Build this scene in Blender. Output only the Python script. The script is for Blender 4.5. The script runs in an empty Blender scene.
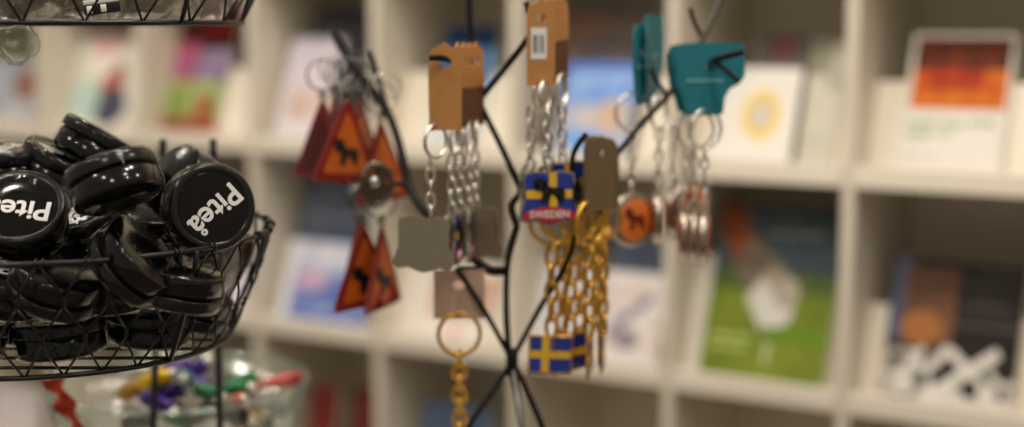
import bpy, bmesh, math, random
from mathutils import Vector, Matrix, noise
random.seed(7)
S = bpy.context.scene
COL = S.collection
F = 1480.0                      # focal length in pixels of the 1024 x 427 frame
TH = math.radians(7.2)          # camera pitch, looking down
CAM = Vector((0, 0, 1.35))
RT = Vector((1, 0, 0)); FW = Vector((0, math.cos(TH), -math.sin(TH))); UP = Vector((0, math.sin(TH), math.cos(TH)))
def ray(px, py): return FW + RT*((px-512)/F) + UP*((213.5-py)/F)
def at(px, py, d): return CAM + ray(px, py)*d
def cv(x, y, z): return (RT*x + UP*y - FW*z).normalized()   # right, up, towards the viewer

# ------------------------------------------------------------------ materials
def lin(c):
    return tuple((v/12.92 if v <= .04045 else ((v+.055)/1.055)**2.4) for v in (x/255 for x in c))
def new_mat(name):
    m = bpy.data.materials.new(name); m.use_nodes = True
    nt = m.node_tree; b = nt.nodes['Principled BSDF']
    return m, nt, b
def mat(name, c, rough=.5, metal=0., var=.06, scale=30., bump=0., coat=0., spec=.5):
    m, nt, b = new_mat(name); N = nt.nodes; L = nt.links
    c = lin(c)
    tc = N.new('ShaderNodeTexCoord'); no = N.new('ShaderNodeTexNoise'); no.inputs['Scale'].default_value = scale
    no.inputs['Detail'].default_value = 3
    L.new(tc.outputs['Object'], no.inputs['Vector'])
    mx = N.new('ShaderNodeMix'); mx.data_type = 'RGBA'
    mx.inputs[6].default_value = (*[x*(1-var) for x in c], 1); mx.inputs[7].default_value = (*[min(1, x*(1+var)) for x in c], 1)
    L.new(no.outputs['Fac'], mx.inputs[0]); L.new(mx.outputs[2], b.inputs['Base Color'])
    b.inputs['Roughness'].default_value = rough; b.inputs['Metallic'].default_value = metal
    b.inputs['Coat Weight'].default_value = coat; b.inputs['Coat Roughness'].default_value = .08
    b.inputs['Specular IOR Level'].default_value = spec
    if bump:
        bp = N.new('ShaderNodeBump'); bp.inputs['Strength'].default_value = bump; bp.inputs['Distance'].default_value = .002
        L.new(no.outputs['Fac'], bp.inputs['Height']); L.new(bp.outputs[0], b.inputs['Normal'])
    return m
def film(name, clear, rough, tint=(235, 235, 230), bump=.5, scale=60, ior=1.4):
    m, nt, b = new_mat(name); N = nt.nodes; L = nt.links
    N.remove(b); out = N['Material Output']
    tr = N.new('ShaderNodeBsdfTransparent'); gl = N.new('ShaderNodeBsdfGlossy'); mx = N.new('ShaderNodeMixShader')
    gl.inputs['Roughness'].default_value = rough; gl.inputs['Color'].default_value = (*lin(tint), 1)
    fr = N.new('ShaderNodeFresnel'); fr.inputs['IOR'].default_value = ior
    ge = N.new('ShaderNodeNewGeometry'); bk = N.new('ShaderNodeMath'); bk.operation = 'MULTIPLY_ADD'; bk.inputs[1].default_value = -2; bk.inputs[2].default_value = 1
    pw = N.new('ShaderNodeMath'); pw.operation = 'POWER'; pw.inputs[0].default_value = ior      # thin sheet: same sheen from both sides
    L.new(ge.outputs['Backfacing'], bk.inputs[0]); L.new(bk.outputs[0], pw.inputs[1]); L.new(pw.outputs[0], fr.inputs['IOR'])
    ad = N.new('ShaderNodeMath'); ad.operation = 'ADD'; ad.inputs[1].default_value = 1-clear; ad.use_clamp = True
    tc = N.new('ShaderNodeTexCoord'); no = N.new('ShaderNodeTexNoise'); no.inputs['Scale'].default_value = scale; no.inputs['Distortion'].default_value = 1.5
    bp = N.new('ShaderNodeBump'); bp.inputs['Strength'].default_value = bump; bp.inputs['Distance'].default_value = .004
    L.new(tc.outputs['Object'], no.inputs['Vector']); L.new(no.outputs['Fac'], bp.inputs['Height'])
    L.new(bp.outputs[0], gl.inputs['Normal']); L.new(bp.outputs[0], fr.inputs['Normal'])
    L.new(fr.outputs[0], ad.inputs[0]); L.new(ad.outputs[0], mx.inputs[0])
    L.new(tr.outputs[0], mx.inputs[1]); L.new(gl.outputs[0], mx.inputs[2]); L.new(mx.outputs[0], out.inputs['Surface'])
    return m
def cover(name, base, shapes):
    """printed cover: shapes over a base colour in the object's own 0..1 width / height"""
    m, nt, b = new_mat(name); N = nt.nodes; L = nt.links
    b.inputs['Roughness'].default_value = .6; b.inputs['Specular IOR Level'].default_value = .25
    tc = N.new('ShaderNodeTexCoord'); sp = N.new('ShaderNodeSeparateXYZ'); L.new(tc.outputs['Generated'], sp.inputs[0])
    X, Z = sp.outputs[0], sp.outputs[2]
    def M(op, a, b_=None, c_=None):
        n = N.new('ShaderNodeMath'); n.operation = op
        for i, v in enumerate((a, b_, c_)):
            if v is None: continue
            if isinstance(v, (int, float)): n.inputs[i].default_value = v
            else: L.new(v, n.inputs[i])
        return n.outputs[0]
    def mix(fac, a, c):
        n = N.new('ShaderNodeMix'); n.data_type = 'RGBA'; L.new(fac, n.inputs[0])
        if isinstance(a, tuple): n.inputs[6].default_value = (*lin(a), 1)
        else: L.new(a, n.inputs[6])
        if isinstance(c, tuple): n.inputs[7].default_value = (*lin(c), 1)
        else: L.new(c, n.inputs[7])
        return n.outputs[2]
    cur = base
    for s in shapes:
        k = s[0]
        if k in ('r', 'n'):
            x0, y0, x1, y1 = s[1:5]
            f = M('MULTIPLY', M('COMPARE', X, (x0+x1)/2, (x1-x0)/2), M('COMPARE', Z, (y0+y1)/2, (y1-y0)/2))
            if k == 'n':
                no = N.new('ShaderNodeTexNoise'); no.inputs['Scale'].default_value = s[7]; no.inputs['Detail'].default_value = 4
                L.new(tc.outputs['Generated'], no.inputs['Vector'])
                mr = N.new('ShaderNodeMapRange'); mr.inputs[1].default_value = .38; mr.inputs[2].default_value = .62
                L.new(no.outputs['Fac'], mr.inputs[0])
                col = mix(mr.outputs[0], s[5], s[6])
            else: col = s[5]
        elif k == 'e':
            cx, cy, rx, ry, col = s[1:6]
            a = M('DIVIDE', M('SUBTRACT', X, cx), rx); c = M('DIVIDE', M('SUBTRACT', Z, cy), ry)
            f = M('LESS_THAN', M('ADD', M('MULTIPLY', a, a), M('MULTIPLY', c, c)), 1.0)
        elif k == 'l':                      # slanted stroke from (x0,y0) to (x1,y1), half width w
            x0, y0, x1, y1, w, col = s[1:7]
            dx, dy = x1-x0, y1-y0; ln = math.hypot(dx, dy); dx /= ln; dy /= ln
            ax = M('SUBTRACT', X, x0); ay = M('SUBTRACT', Z, y0)
            t = M('ADD', M('MULTIPLY', ax, dx), M('MULTIPLY', ay, dy)); q = M('SUBTRACT', M('MULTIPLY', ax, dy), M('MULTIPLY', ay, dx))
            f = M('MULTIPLY', M('COMPARE', t, ln/2, ln/2), M('COMPARE', q, 0., w))
        cur = mix(f, cur, col)
    if isinstance(cur, tuple): b.inputs['Base Color'].default_value = (*lin(cur), 1)
    else: L.new(cur, b.inputs['Base Color'])
    return m

BLACK_WIRE = mat('black coated wire', (22, 21, 20), .32, 0, .1, 80)
RACK_WIRE = mat('black rack wire', (14, 13, 13), .6, 0, .1, 80, 0, 0, .25)
TIN_BLACK = mat('black gloss plastic', (6, 6, 6), .16, 0, .1, 60, .05, .25, .32)
TIN_DISC = mat('black printed disc', (7, 6, 5), .1, 0, .1, 60, 0, 0, .32)
TIN_EDGE = mat('worn black rim', (24, 24, 25), .22, 0, .2, 120, .1, 0, .35)
WHITE_INK = mat('white ink', (238, 238, 236), .5, 0, .02)
WRAP = film('clear shrink film', .996, .05, (255, 252, 245), .22, 45, 1.1)
BAG = film('clear bag film', .72, .3, (225, 220, 210), .6, 40)
GLASS = film('clear bowl', .93, .15, (225, 235, 228), .1, 20)
SHELF_W = mat('white laminate', (222, 214, 197), .5, 0, .02, 8)
PANEL_W = mat('white display panel', (240, 232, 215), .5, 0, .02, 8)
PAPER = mat('paper', (240, 236, 226), .7, 0, .03, 40)
WALL = mat('painted wall', (205, 195, 175), .8, 0, .03, 10, .1)
FLOOR = mat('brown floor', (120, 105, 88), .6, 0, .1, 10)
TABLE = mat('pale table laminate', (222, 214, 204), .5, 0, .1, 12)
KRAFT = mat('kraft card', (190, 134, 76), .8, 0, .12, 90, .1)
KRAFT_SHADE = mat('shaded kraft card', (105, 66, 40), .8, 0, .12, 90)
KRAFT_GREY = mat('grey brown card', (112, 92, 62), .8, 0, .1, 90)
BEIGE_CARD = mat('pinkish beige card', (205, 172, 150), .8, 0, .06, 60)
TEAL = mat('teal card', (22, 118, 132), .55, 0, .06, 60)
TEAL_INK = mat('pale teal ink', (120, 185, 190), .6)
SILVER = mat('polished steel', (232, 228, 220), .3, 1, .05)
PEWTER = mat('brushed pewter', (158, 148, 128), .45, .6, .08, 200)
GOLD = mat('gold plate', (226, 178, 78), .3, 1, .08)
BRASS_DK = mat('dark brass', (120, 95, 45), .4, 1, .1)
BLUE = mat('blue enamel', (22, 52, 150), .25, 0, .04, 30, 0, .5)
YELL = mat('yellow enamel', (240, 190, 25), .25, 0, .04, 30, 0, .5)
RED = mat('red enamel', (190, 28, 26), .25, 0, .04, 30, 0, .5)
RED_DK = mat('red plastic', (124, 14, 10), .35, 0, .08, 30, 0, .3)
AMBER = mat('amber yellow plastic', (192, 92, 20), .35, 0, .1, 30, 0, .3)
ORANGE = mat('orange enamel', (245, 128, 52), .25, 0, .35, 60, 0, .4)
INK = mat('black enamel', (18, 16, 15), .4)

# ------------------------------------------------------------------ mesh helpers
def obj(name, bm, m, parent=None, smooth=True):
    me = bpy.data.meshes.new(name)
    bmesh.ops.recalc_face_normals(bm, faces=bm.faces[:])
    bm.to_mesh(me); bm.free()
    for p in me.polygons: p.use_smooth = smooth
    if m: me.materials.append(m)
    o = bpy.data.objects.new(name, me); COL.objects.link(o)
    if parent: o.parent = parent
    return o
def thing(name, label, cat, loc=(0, 0, 0), rot=None, group=None):
    o = bpy.data.objects.new(name, None); COL.objects.link(o)
    o.empty_display_size = .02
    if rot is None: o.location = loc
    elif isinstance(rot, Matrix): o.matrix_world = Matrix.Translation(loc) @ rot.to_4x4()
    else: o.location = loc; o.rotation_euler = (0, 0, rot)
    o['label'] = label; o['category'] = cat
    if group: o['group'] = group
    return o
def struct(o): o['kind'] = 'structure'; return o
def dup(root, label, loc=None, rotz=None, group=None):
    r = root.copy(); COL.objects.link(r); r['label'] = label
    if loc is not None: r.location = loc
    if rotz is not None: r.rotation_euler = (0, 0, rotz)
    if group: r['group'] = group
    for ch in list(root.children):
        c = ch.copy(); COL.objects.link(c); c.parent = r; c.matrix_parent_inverse = ch.matrix_parent_inverse.copy()
        for g in ch.children:
            d = g.copy(); COL.objects.link(d); d.parent = c; d.matrix_parent_inverse = g.matrix_parent_inverse.copy()
    return r
def box(bm, x0, y0, z0, x1, y1, z1, mtx=None):
    v = [bm.verts.new((x, y, z)) for x in (x0, x1) for y in (y0, y1) for z in (z0, z1)]
    for f in ((0, 1, 3, 2), (4, 6, 7, 5), (0, 4, 5, 1), (2, 3, 7, 6), (0, 2, 6, 4), (1, 5, 7, 3)): bm.faces.new([v[i] for i in f])
    if mtx: bmesh.ops.transform(bm, matrix=mtx, verts=v)
    return bm
def bbox(bm, *a, bev=.001, mtx=None):
    t = bmesh.new(); box(t, *a)
    bmesh.ops.bevel(t, geom=t.edges[:], offset=bev, segments=1, affect='EDGES')
    if mtx: bmesh.ops.transform(t, matrix=mtx, verts=t.verts[:])
    me = bpy.data.meshes.new('tmp'); t.to_mesh(me); t.free(); bm.from_mesh(me); bpy.data.meshes.remove(me)
    return bm
def tube(bm, pts, r, seg=8, closed=False, r1=None):
    pts = [Vector(p) for p in pts]; n = len(pts); rings = []
    nrm = None
    for i, p in enumerate(pts):
        if closed: t = pts[(i+1) % n]-pts[i-1]
        else: t = pts[min(i+1, n-1)]-pts[max(i-1, 0)]
        t.normalize()
        if nrm is None:
            a = Vector((0, 0, 1)) if abs(t.z) < .9 else Vector((1, 0, 0))
            nrm = (a-t*a.dot(t)).normalized()
        else: nrm = (nrm-t*nrm.dot(t)).normalized()
        bn = t.cross(nrm); rr = r if r1 is None else r+(r1-r)*i/(n-1)
        rings.append([bm.verts.new(p+(nrm*math.cos(a)+bn*math.sin(a))*rr) for a in (2*math.pi*k/seg for k in range(seg))])
    for i in range(n if closed else n-1):
        A, B = rings[i], rings[(i+1) % n]
        off = 0
        if closed and i == n-1:
            off = min(range(seg), key=lambda o: (A[0].co-B[o].co).length)
        for k in range(seg): bm.faces.new((A[k], A[(k+1) % seg], B[(k+1+off) % seg], B[(k+off) % seg]))
    if not closed:
        bm.faces.new(rings[0][::-1]); bm.faces.new(rings[-1])
    return bm
def smooth_pts(P, k=6):
    P = [Vector(p) for p in P]; out = []
    for i in range(len(P)-1):
        a, b, c, d = P[max(i-1, 0)], P[i], P[i+1], P[min(i+2, len(P)-1)]
        for j in range(k):
            t = j/k
            out.append(.5*((2*b)+(c-a)*t+(2*a-5*b+4*c-d)*t*t+(3*b-a-3*c+d)*t**3))
    return out+[P[-1]]
def circle(r, n=48, z=0., c=(0, 0, 0)): return [Vector((c[0]+r*math.cos(2*math.pi*i/n), c[1]+r*math.sin(2*math.pi*i/n), c[2]+z)) for i in range(n)]
def lathe(bm, prof, n=40, close=True):
    rings = [[bm.verts.new((r*math.cos(2*math.pi*i/n), r*math.sin(2*math.pi*i/n), z)) for i in range(n)] for r, z in prof]
    for A, B in zip(rings, rings[1:]):
        for i in range(n): bm.faces.new((A[i], A[(i+1) % n], B[(i+1) % n], B[i]))
    if close: bm.faces.new(rings[0][::-1]); bm.faces.new(rings[-1])
    return bm
def prism(bm, outline, y0, y1):
    """outline in x,z, extruded from y0 to y1 (front is -y)"""
    a = [bm.verts.new((x, y0, z)) for x, z in outline]; b = [bm.verts.new((x, y1, z)) for x, z in outline]
    n = len(a)
    for i in range(n): bm.faces.new((a[i], a[(i+1) % n], b[(i+1) % n], b[i]))
    f1 = bm.faces.new(a); f2 = bm.faces.new(b[::-1])
    bmesh.ops.triangulate(bm, faces=[f1, f2])
    return bm
def holed(bm, outline, hole, r, y0, y1):
    """prism with a round punched hole"""
    es = []
    for loop in (outline, [(hole[0]+r*1.3*math.cos(2*math.pi*i/14), hole[1]+r*math.sin(2*math.pi*i/14)) for i in range(14)]):
        v = [bm.verts.new((x, y0, z)) for x, z in loop]
        es += [bm.edges.new((v[i], v[(i+1) % len(v)])) for i in range(len(v))]
    g = bmesh.ops.triangle_fill(bm, edges=es, use_beauty=True)
    f = [x for x in g['geom'] if isinstance(x, bmesh.types.BMFace)]
    e = bmesh.ops.extrude_face_region(bm, geom=f, use_keep_orig=True)
    for x in e['geom']:
        if isinstance(x, bmesh.types.BMVert): x.co.y = y1
    return bm
def text_mesh(s, size, ext, bold):
    cu = bpy.data.curves.new('lettering', 'FONT'); cu.body = s; cu.size = size; cu.extrude = ext; cu.offset = bold
    cu.align_x = 'CENTER'; cu.align_y = 'CENTER'; cu.resolution_u = 3
    o = bpy.data.objects.new('lettering', cu); COL.objects.link(o)
    bpy.context.view_layer.update()
    me = bpy.data.meshes.new_from_object(o.evaluated_get(bpy.context.evaluated_depsgraph_get()))
    bpy.data.objects.remove(o); bpy.data.curves.remove(cu); me.name = 'lettering'
    return me
def link_mesh(name, me, m, parent):
    o = bpy.data.objects.new(name, me); COL.objects.link(o); me.materials.clear(); me.materials.append(m); o.parent = parent
    return o

# ------------------------------------------------------------------ room
SD = Vector((.85, -.527, 0)).normalized()        # along the shelves, to the right
ND = Vector((.527, .85, 0)).normalized()         # into the shelves
P0 = at(853, 186, 2.05)                          # front of an upright where the upper shelf's lip meets it
YAW = math.atan2(SD.y, SD.x)
PITCH, ROWH, DEEP = .27, .318, .25
def sw(x, y, z): return P0+SD*x+ND*y+Vector((0, 0, z))
R3 = Matrix((SD, ND, Vector((0, 0, 1)))).transposed()
def plane_obj(name, pts, m):
    bm = bmesh.new(); bm.faces.new([bm.verts.new(p) for p in pts]); return struct(obj(name, bm, m, None, False))
z0 = -P0.z
bm = bmesh.new(); box(bm, -4, DEEP+.03, z0, 3, DEEP+.1, 2.9+z0, Matrix.Translation(P0) @ R3.to_4x4()); struct(obj('wall_back', bm, WALL, None, False))
bm = bmesh.new(); box(bm, -4, -3.6, z0-.05, 3, DEEP+.03, z0, Matrix.Translation(P0) @ R3.to_4x4()); struct(obj('floor', bm, FLOOR, None, False))

# ------------------------------------------------------------------ display shelf
shelf = thing('display_shelf', 'tall white brochure shelf of square cells with slanted panels, filling the background', 'shelf', P0, R3)
K0, K1 = -9, 2
ROWS = [1, 0, -1, -2]                            # lip levels, in row heights
ZB, ZT = z0, ROWH*2-.03
LIPB, LIPT = 0., .03
def spart(name, m, *boxes, bev=.0012):
    bm = bmesh.new()
    for b in boxes: bbox(bm, *b, bev=bev)
    return obj(name, bm, m, shelf, False)
for k in range(K0, K1+1):
    spart('upright', SHELF_W, (k*PITCH-.009, -.02, ZB, k*PITCH+.009, DEEP, ZT))
XA, XB = K0*PITCH-.009, K1*PITCH+.009
spart('back_panel', SHELF_W, (XA, DEEP, ZB, XB, DEEP+.012, ZT))
for r in range(-3, 3):
    zz = r*ROWH
    for k in range(K0, K1):
        xa, xb = k*PITCH+.0092, (k+1)*PITCH-.0092
        spart('shelf_board', SHELF_W, (xa, -.008, zz, xb, DEEP, zz+.016))
        if r in (1, 0, -1):
            spart('lip', PANEL_W, (xa, -.022, zz, xb, -.0085, zz+.03))
TAU = math.radians(20)
PD = Vector((0, math.sin(TAU), math.cos(TAU))); PN = Vector((0, -math.cos(TAU), math.sin(TAU)))
for r in (0, -1):
    for k in range(K0, K1):
        xa, xb = k*PITCH+.0095, (k+1)*PITCH-.0095
        bm = bmesh.new()
        M4 = Matrix.Translation((0, .022, r*ROWH+.017)) @ Matrix.Rotation(-TAU, 4, 'X')
        bbox(bm, xa, 0, 0, xb, .004, .135, mtx=M4)
        obj('slanted_panel', bm, PANEL_W, shelf, False)

def hit(row, px, py, off):
    """where the sight line meets the leaning plane of a row: shelf x and distance up the panel"""
    o = Vector((0, .022, row*ROWH+.017))+PN*off
    wo = sw(*o); n = R3 @ PN; d = ray(px, py)
    t = (wo-CAM).dot(n)/d.dot(n)
    q = R3.transposed() @ (CAM+d*t-P0)
    return q.x, (q-o).dot(PD)
def brochure(label, row, px0, px1, pyt, pyb, m, layer=0, th=.006, cat='brochure', name='brochure', lean=0):
    off = .003+layer*.012
    pym = (pyt+pyb)/2; pxm = (px0+px1)/2
    x0 = hit(row, px0, pym, off)[0]; x1 = hit(row, px1, pym, off)[0]
    h = hit(row, pxm, pyt, off+th)[1]
    w = x1-x0
    base = Vector(((x0+x1)/2, .022, row*ROWH+.0175))+PN*off
    rot = R3 @ Matrix.Rotation(-TAU, 3, 'X')
    t = thing(name, label, cat, P0+R3 @ base, rot, 'brochures on the display shelf')
    bm = bmesh.new(); bbox(bm, -w/2, -th, 0, w/2, -th+.0008, h, bev=.0002); obj('front_cover', bm, m, t, False)
    bm = bmesh.new(); bbox(bm, -w/2+.0015, -th+.0009, .001, w/2-.0015, -.0009, h-.0015, bev=.0003); obj('pages', bm, PAPER, t, False)
    bm = bmesh.new(); bbox(bm, -w/2, -.0008, 0, w/2, 0, h, bev=.0002); obj('back_cover', bm, PAPER, t, False)
    return t
W = (238, 234, 224)
A = 0; B = -1
brochure('pale blue-grey brochure with a brown spot, at far left of the upper shelf', A, -14, 46, 28, 135,
    cover('blue grey cover', (150, 155, 165), [('n', 0, .68, 1, 1, (78, 78, 40), (110, 105, 60), 4), ('n', 0, 0, 1, .66, (150, 158, 172), (190, 190, 195), 3), ('e', .72, .42, .16, .16, (150, 95, 60)), ('r', 0, 0, 1, .1, (200, 195, 185))]), 0)
brochure('white booklet with a red and dark figure and pink title, upper shelf left', A, 74, 144, 33, 135,
    cover('white figure cover', (228, 226, 212), [('r', .2, .78, .6, .9, (235, 175, 180)), ('e', .6, .45, .18, .16, (190, 105, 95)), ('e', .62, .25, .24, .2, (75, 75, 95)), ('e', .25, .3, .2, .22, (185, 210, 200)), ('e', .66, .6, .09, .09, (160, 90, 80)), ('r', 0, .96, 1, 1, (160, 40, 70))]), 0)
brochure('pink, purple and green flower magazine with black and red top, upper shelf', A, 167, 232, 6, 130,
    cover('flower cover', (60, 40, 38), [('n', 0, .55, 1, 1, (50, 32, 30), (95, 25, 28), 3), ('r', .5, .74, 1, .96, (125, 22, 26)), ('n', 0, .42, .5, .72, (186, 84, 104), (160, 96, 134), 5), ('n', .5, .42, 1, .66, (116, 94, 130), (150, 134, 162), 6), ('n', 0, .12, 1, .42, (122, 148, 60), (178, 184, 128), 6), ('n', 0, 0, 1, .14, (160, 88, 50), (134, 70, 46), 5), ('r', .62, .1, .85, .3, (160, 75, 50))]), 0)
brochure('pale lavender magazine with a rosy brown picture, upper shelf', A, 284, 336, 38, 142,
    cover('lavender cover', (222, 214, 218), [('n', 0, .5, 1, 1, (196, 192, 215), (225, 215, 220), 4), ('n', .2, .2, 1, .48, (200, 170, 160), (225, 210, 200), 5)]), 1)
brochure('dark slate booklet peeking out behind the lavender magazine', A, 306, 378, 8, 140,
    cover('slate cover', (46, 47, 52), [('n', 0, .4, 1, 1, (40, 41, 46), (66, 68, 74), 4), ('r', .1, .8, .9, .84, (90, 90, 95))]), 0)
brochure('dark blue brochure with lighter blue side behind the brown keychain cards', A, 438, 492, 26, 145,
    cover('navy cover', (45, 100, 150), [('r', 0, .82, 1, 1, (20, 52, 88)), ('n', 0, 0, 1, .5, (220, 220, 215), (200, 212, 222), 4), ('n', .5, .5, 1, .8, (70, 130, 175), (50, 105, 155), 4)]), 0)
brochure('sky blue picture brochure with tan houses, behind the moose flag keychains', A, 562, 634, 63, 160,
    cover('sky cover', (120, 160, 225), [('n', 0, .6, 1, .9, (105, 150, 228), (150, 185, 235), 3), ('n', 0, .05, 1, .55, (205, 195, 190), (150, 175, 215), 4), ('e', .72, .42, .2, .18, (205, 180, 155)), ('e', .4, .16, .3, .1, (110, 165, 235)), ('r', 0, .9, 1, 1, (90, 130, 215))]), 1)
brochure('dark brown and slate booklet standing behind the sky blue brochure', A, 548, 648, 6, 160,
    cover('brown slate cover', (92, 84, 80), [('n', 0, .5, 1, 1, (75, 74, 84), (105, 88, 76), 3), ('e', .3, .86, .2, .1, (110, 82, 66))]), 0)
brochure('white booklet with a golden sun emblem, upper shelf right of the teal card', A, 716, 797, 68, 165,
    cover('sun cover', (236, 233, 226), [('e', .58, .5, .26, .29, (238, 222, 170)), ('e', .58, .5, .2, .22, (232, 200, 122)), ('e', .58, .5, .11, .13, (205, 206, 200)), ('r', .1, .9, .5, .93, (200, 205, 210))]), 1)
brochure('small dark booklet with a red patch behind the sun booklet', A, 752, 806, 34, 165,
    cover('dark red cover', (90, 82, 76), [('r', .2, .8, .75, .98, (84, 62, 56)), ('e', .5, .9, .2, .06, (112, 58, 52))]), 0)
brochure('pale grey-green leaflet beside the sun booklet, nearest the thick upright', A, 806, 842, 40, 165,
    cover('grey green cover', (205, 203, 186), [('r', 0, .72, 1, 1, (140, 136, 118)), ('r', .55, .6, 1, .98, (175, 176, 160)), ('r', .1, .2, .8, .23, (185, 185, 172))]), 0)
brochure('white booklet with a fiery orange landscape and green title, upper right', A, 906, 1010, 34, 175,
    cover('fire cover', (234, 230, 222), [('n', .05, .46, .97, .97, (118, 46, 10), (64, 26, 10), 4), ('n', .05, .46, .97, .74, (190, 62, 14), (215, 118, 24), 5), ('n', .2, .6, .75, .74, (215, 66, 22), (165, 52, 18), 4), ('r', .05, .34, .34, .375, (150, 180, 130)), ('r', .38, .34, .6, .375, (150, 180, 130)), ('r', .64, .35, .9, .385, (160, 186, 140)), ('r', .05, .26, .3, .295, (150, 180, 130)), ('r', .34, .27, .5, .295, (160, 186, 140)), ('r', .05, .12, .4, .135, (205, 200, 195))]), 0)
brochure('lavender white leaflet low on the lower shelf beside the black basket', B, 176, 252, 235, 320,
    cover('lavender leaflet cover', (226, 220, 232), [('n', 0, .2, 1, .8, (214, 206, 230), (236, 230, 236), 4), ('e', .6, .6, .14, .12, (120, 105, 150))]), 0)
brochure('white and deep blue magazine leaning under the red triangle keychains', B, 284, 374, 243, 325,
    cover('blue white cover', (98, 118, 188), [('n', 0, .62, 1, 1, (226, 224, 230), (190, 200, 225), 4), ('n', 0, .1, 1, .6, (84, 108, 185), (150, 165, 210), 4), ('e', .32, .52, .2, .14, (205, 175, 205)), ('r', 0, 0, .12, 1, (232, 232, 236))]), 1)
brochure('faded slate blue booklet standing behind the blue and white magazine', B, 298, 376, 158, 320,
    cover('faded slate cover', (104, 116, 138), [('n', 0, .4, 1, 1, (95, 108, 132), (118, 126, 144), 3), ('r', .15, .62, .8, .65, (140, 148, 160))]), 0)
brochure('cream booklet with a pinkish beige picture, lower shelf centre', B, 402, 500, 262, 345,
    cover('beige picture cover', (240, 234, 224), [('n', .32, .3, .96, .86, (214, 176, 155), (196, 158, 138), 4), ('e', .62, .12, .06, .06, (235, 150, 160)), ('l', .36, .9, .7, .5, .03, (150, 140, 135))]), 0)
brochure('white leaflet half hidden behind the gold keychains on the lower shelf', B, 532, 590, 258, 365,
    cover('white blue leaflet cover', (228, 228, 228), [('n', 0, .4, .6, .95, (205, 212, 228), (235, 232, 228), 4)]), 0)
brochure('white collage leaflet with pinkish snapshots, lower shelf beside gold chains', B, 596, 664, 272, 378,
    cover('collage cover', (226, 222, 220), [('n', 0, .1, 1, .95, (215, 196, 190), (236, 234, 232), 6), ('l', .2, .3, .8, .75, .06, (150, 150, 165)), ('e', .5, .25, .2, .12, (150, 140, 150))]), 1)
brochure('slate blue booklet behind the collage leaflet', B, 606, 668, 238, 378,
    cover('slate blue cover', (84, 98, 122), [('n', 0, .5, 1, 1, (78, 92, 118), (105, 116, 134), 4)]), 0)
brochure('white booklet behind the green bird book, its left edge showing', B, 692, 800, 258, 392,
    cover('plain white cover', (238, 234, 224), [('r', .1, .5, .3, .52, (220, 216, 205))]), 0)
brochure('green book with a long white bird and orange neck on the cover', B, 712, 838, 205, 390,
    cover('green bird cover', (128, 160, 30), [('n', 0, 0, 1, .58, (104, 124, 30), (128, 140, 44), 3), ('r', 0, .56, 1, 1, (72, 86, 92)), ('n', 0, .5, 1, .62, (62, 84, 34), (80, 96, 44), 5), ('n', .3, .62, 1, .98, (82, 98, 108), (66, 78, 82), 3), ('r', .4, .82, .85, .845, (140, 150, 150)),
        ('l', .08, 1.0, .24, .68, .09, (150, 80, 38)), ('e', .1, .9, .1, .14, (132, 68, 32)), ('l', .22, .72, .6, .5, .12, (132, 118, 100)), ('e', .34, .62, .16, .1, (120, 106, 90)), ('l', .4, .58, .62, .4, .13, (160, 150, 132)), ('l', .36, .52, .52, .34, .09, (206, 203, 194)), ('e', .54, .4, .15, .1, (212, 210, 203)), ('e', .62, .5, .1, .09, (172, 164, 148)), ('l', .52, .1, .53, .3, .02, (190, 195, 150)), ('n', .5, .22, 1, .3, (90, 130, 20), (110, 145, 25), 5), ('r', .06, .22, .4, .24, (190, 205, 120)), ('r', .06, .16, .36, .18, (190, 205, 120))]), 1, .01, 'book', 'picture_book')
brochure('dark book with a brown face and white brush strokes, lower right', B, 888, 1022, 262, 418,
    cover('dark stroke cover', (36, 31, 28), [('n', .3, .36, 1, 1, (26, 23, 21), (46, 40, 36), 3), ('r', 0, .42, .14, 1, (84, 96, 124)), ('n', .1, .38, .5, .94, (122, 84, 56), (98, 68, 50), 3), ('e', .26, .52, .16, .12, (172, 112, 62)), ('r', .56, .7, .9, .72, (84, 78, 72)), ('r', .52, .62, .9, .635, (70, 64, 60)), ('r', .5, .55, 1, .57, (90, 84, 76)),
        ('r', 0, 0, 1, .12, (216, 212, 204)), ('n', 0, .0, .3, .36, (232, 228, 220), (60, 54, 50), 9), ('l', .16, .04, .5, .4, .035, (226, 222, 214)), ('l', .22, .34, .42, .06, .03, (226, 222, 214)), ('l', .36, .04, .86, .4, .04, (230, 226, 218)), ('l', .5, .38, .9, .04, .035, (226, 222, 214)), ('l', .6, .05, .99, .2, .028, (222, 218, 210)), ('l', .06, .06, .3, .38, .03, (226, 222, 214)), ('l', .8, .28, .99, .04, .025, (214, 210, 204)), ('e', .68, .13, .06, .07, (40, 35, 32)), ('e', .3, .16, .05, .06, (45, 40, 36)), ('e', .9, .12, .03, .05, (45, 40, 36))]), 0, .01, 'book', 'picture_book')
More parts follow.
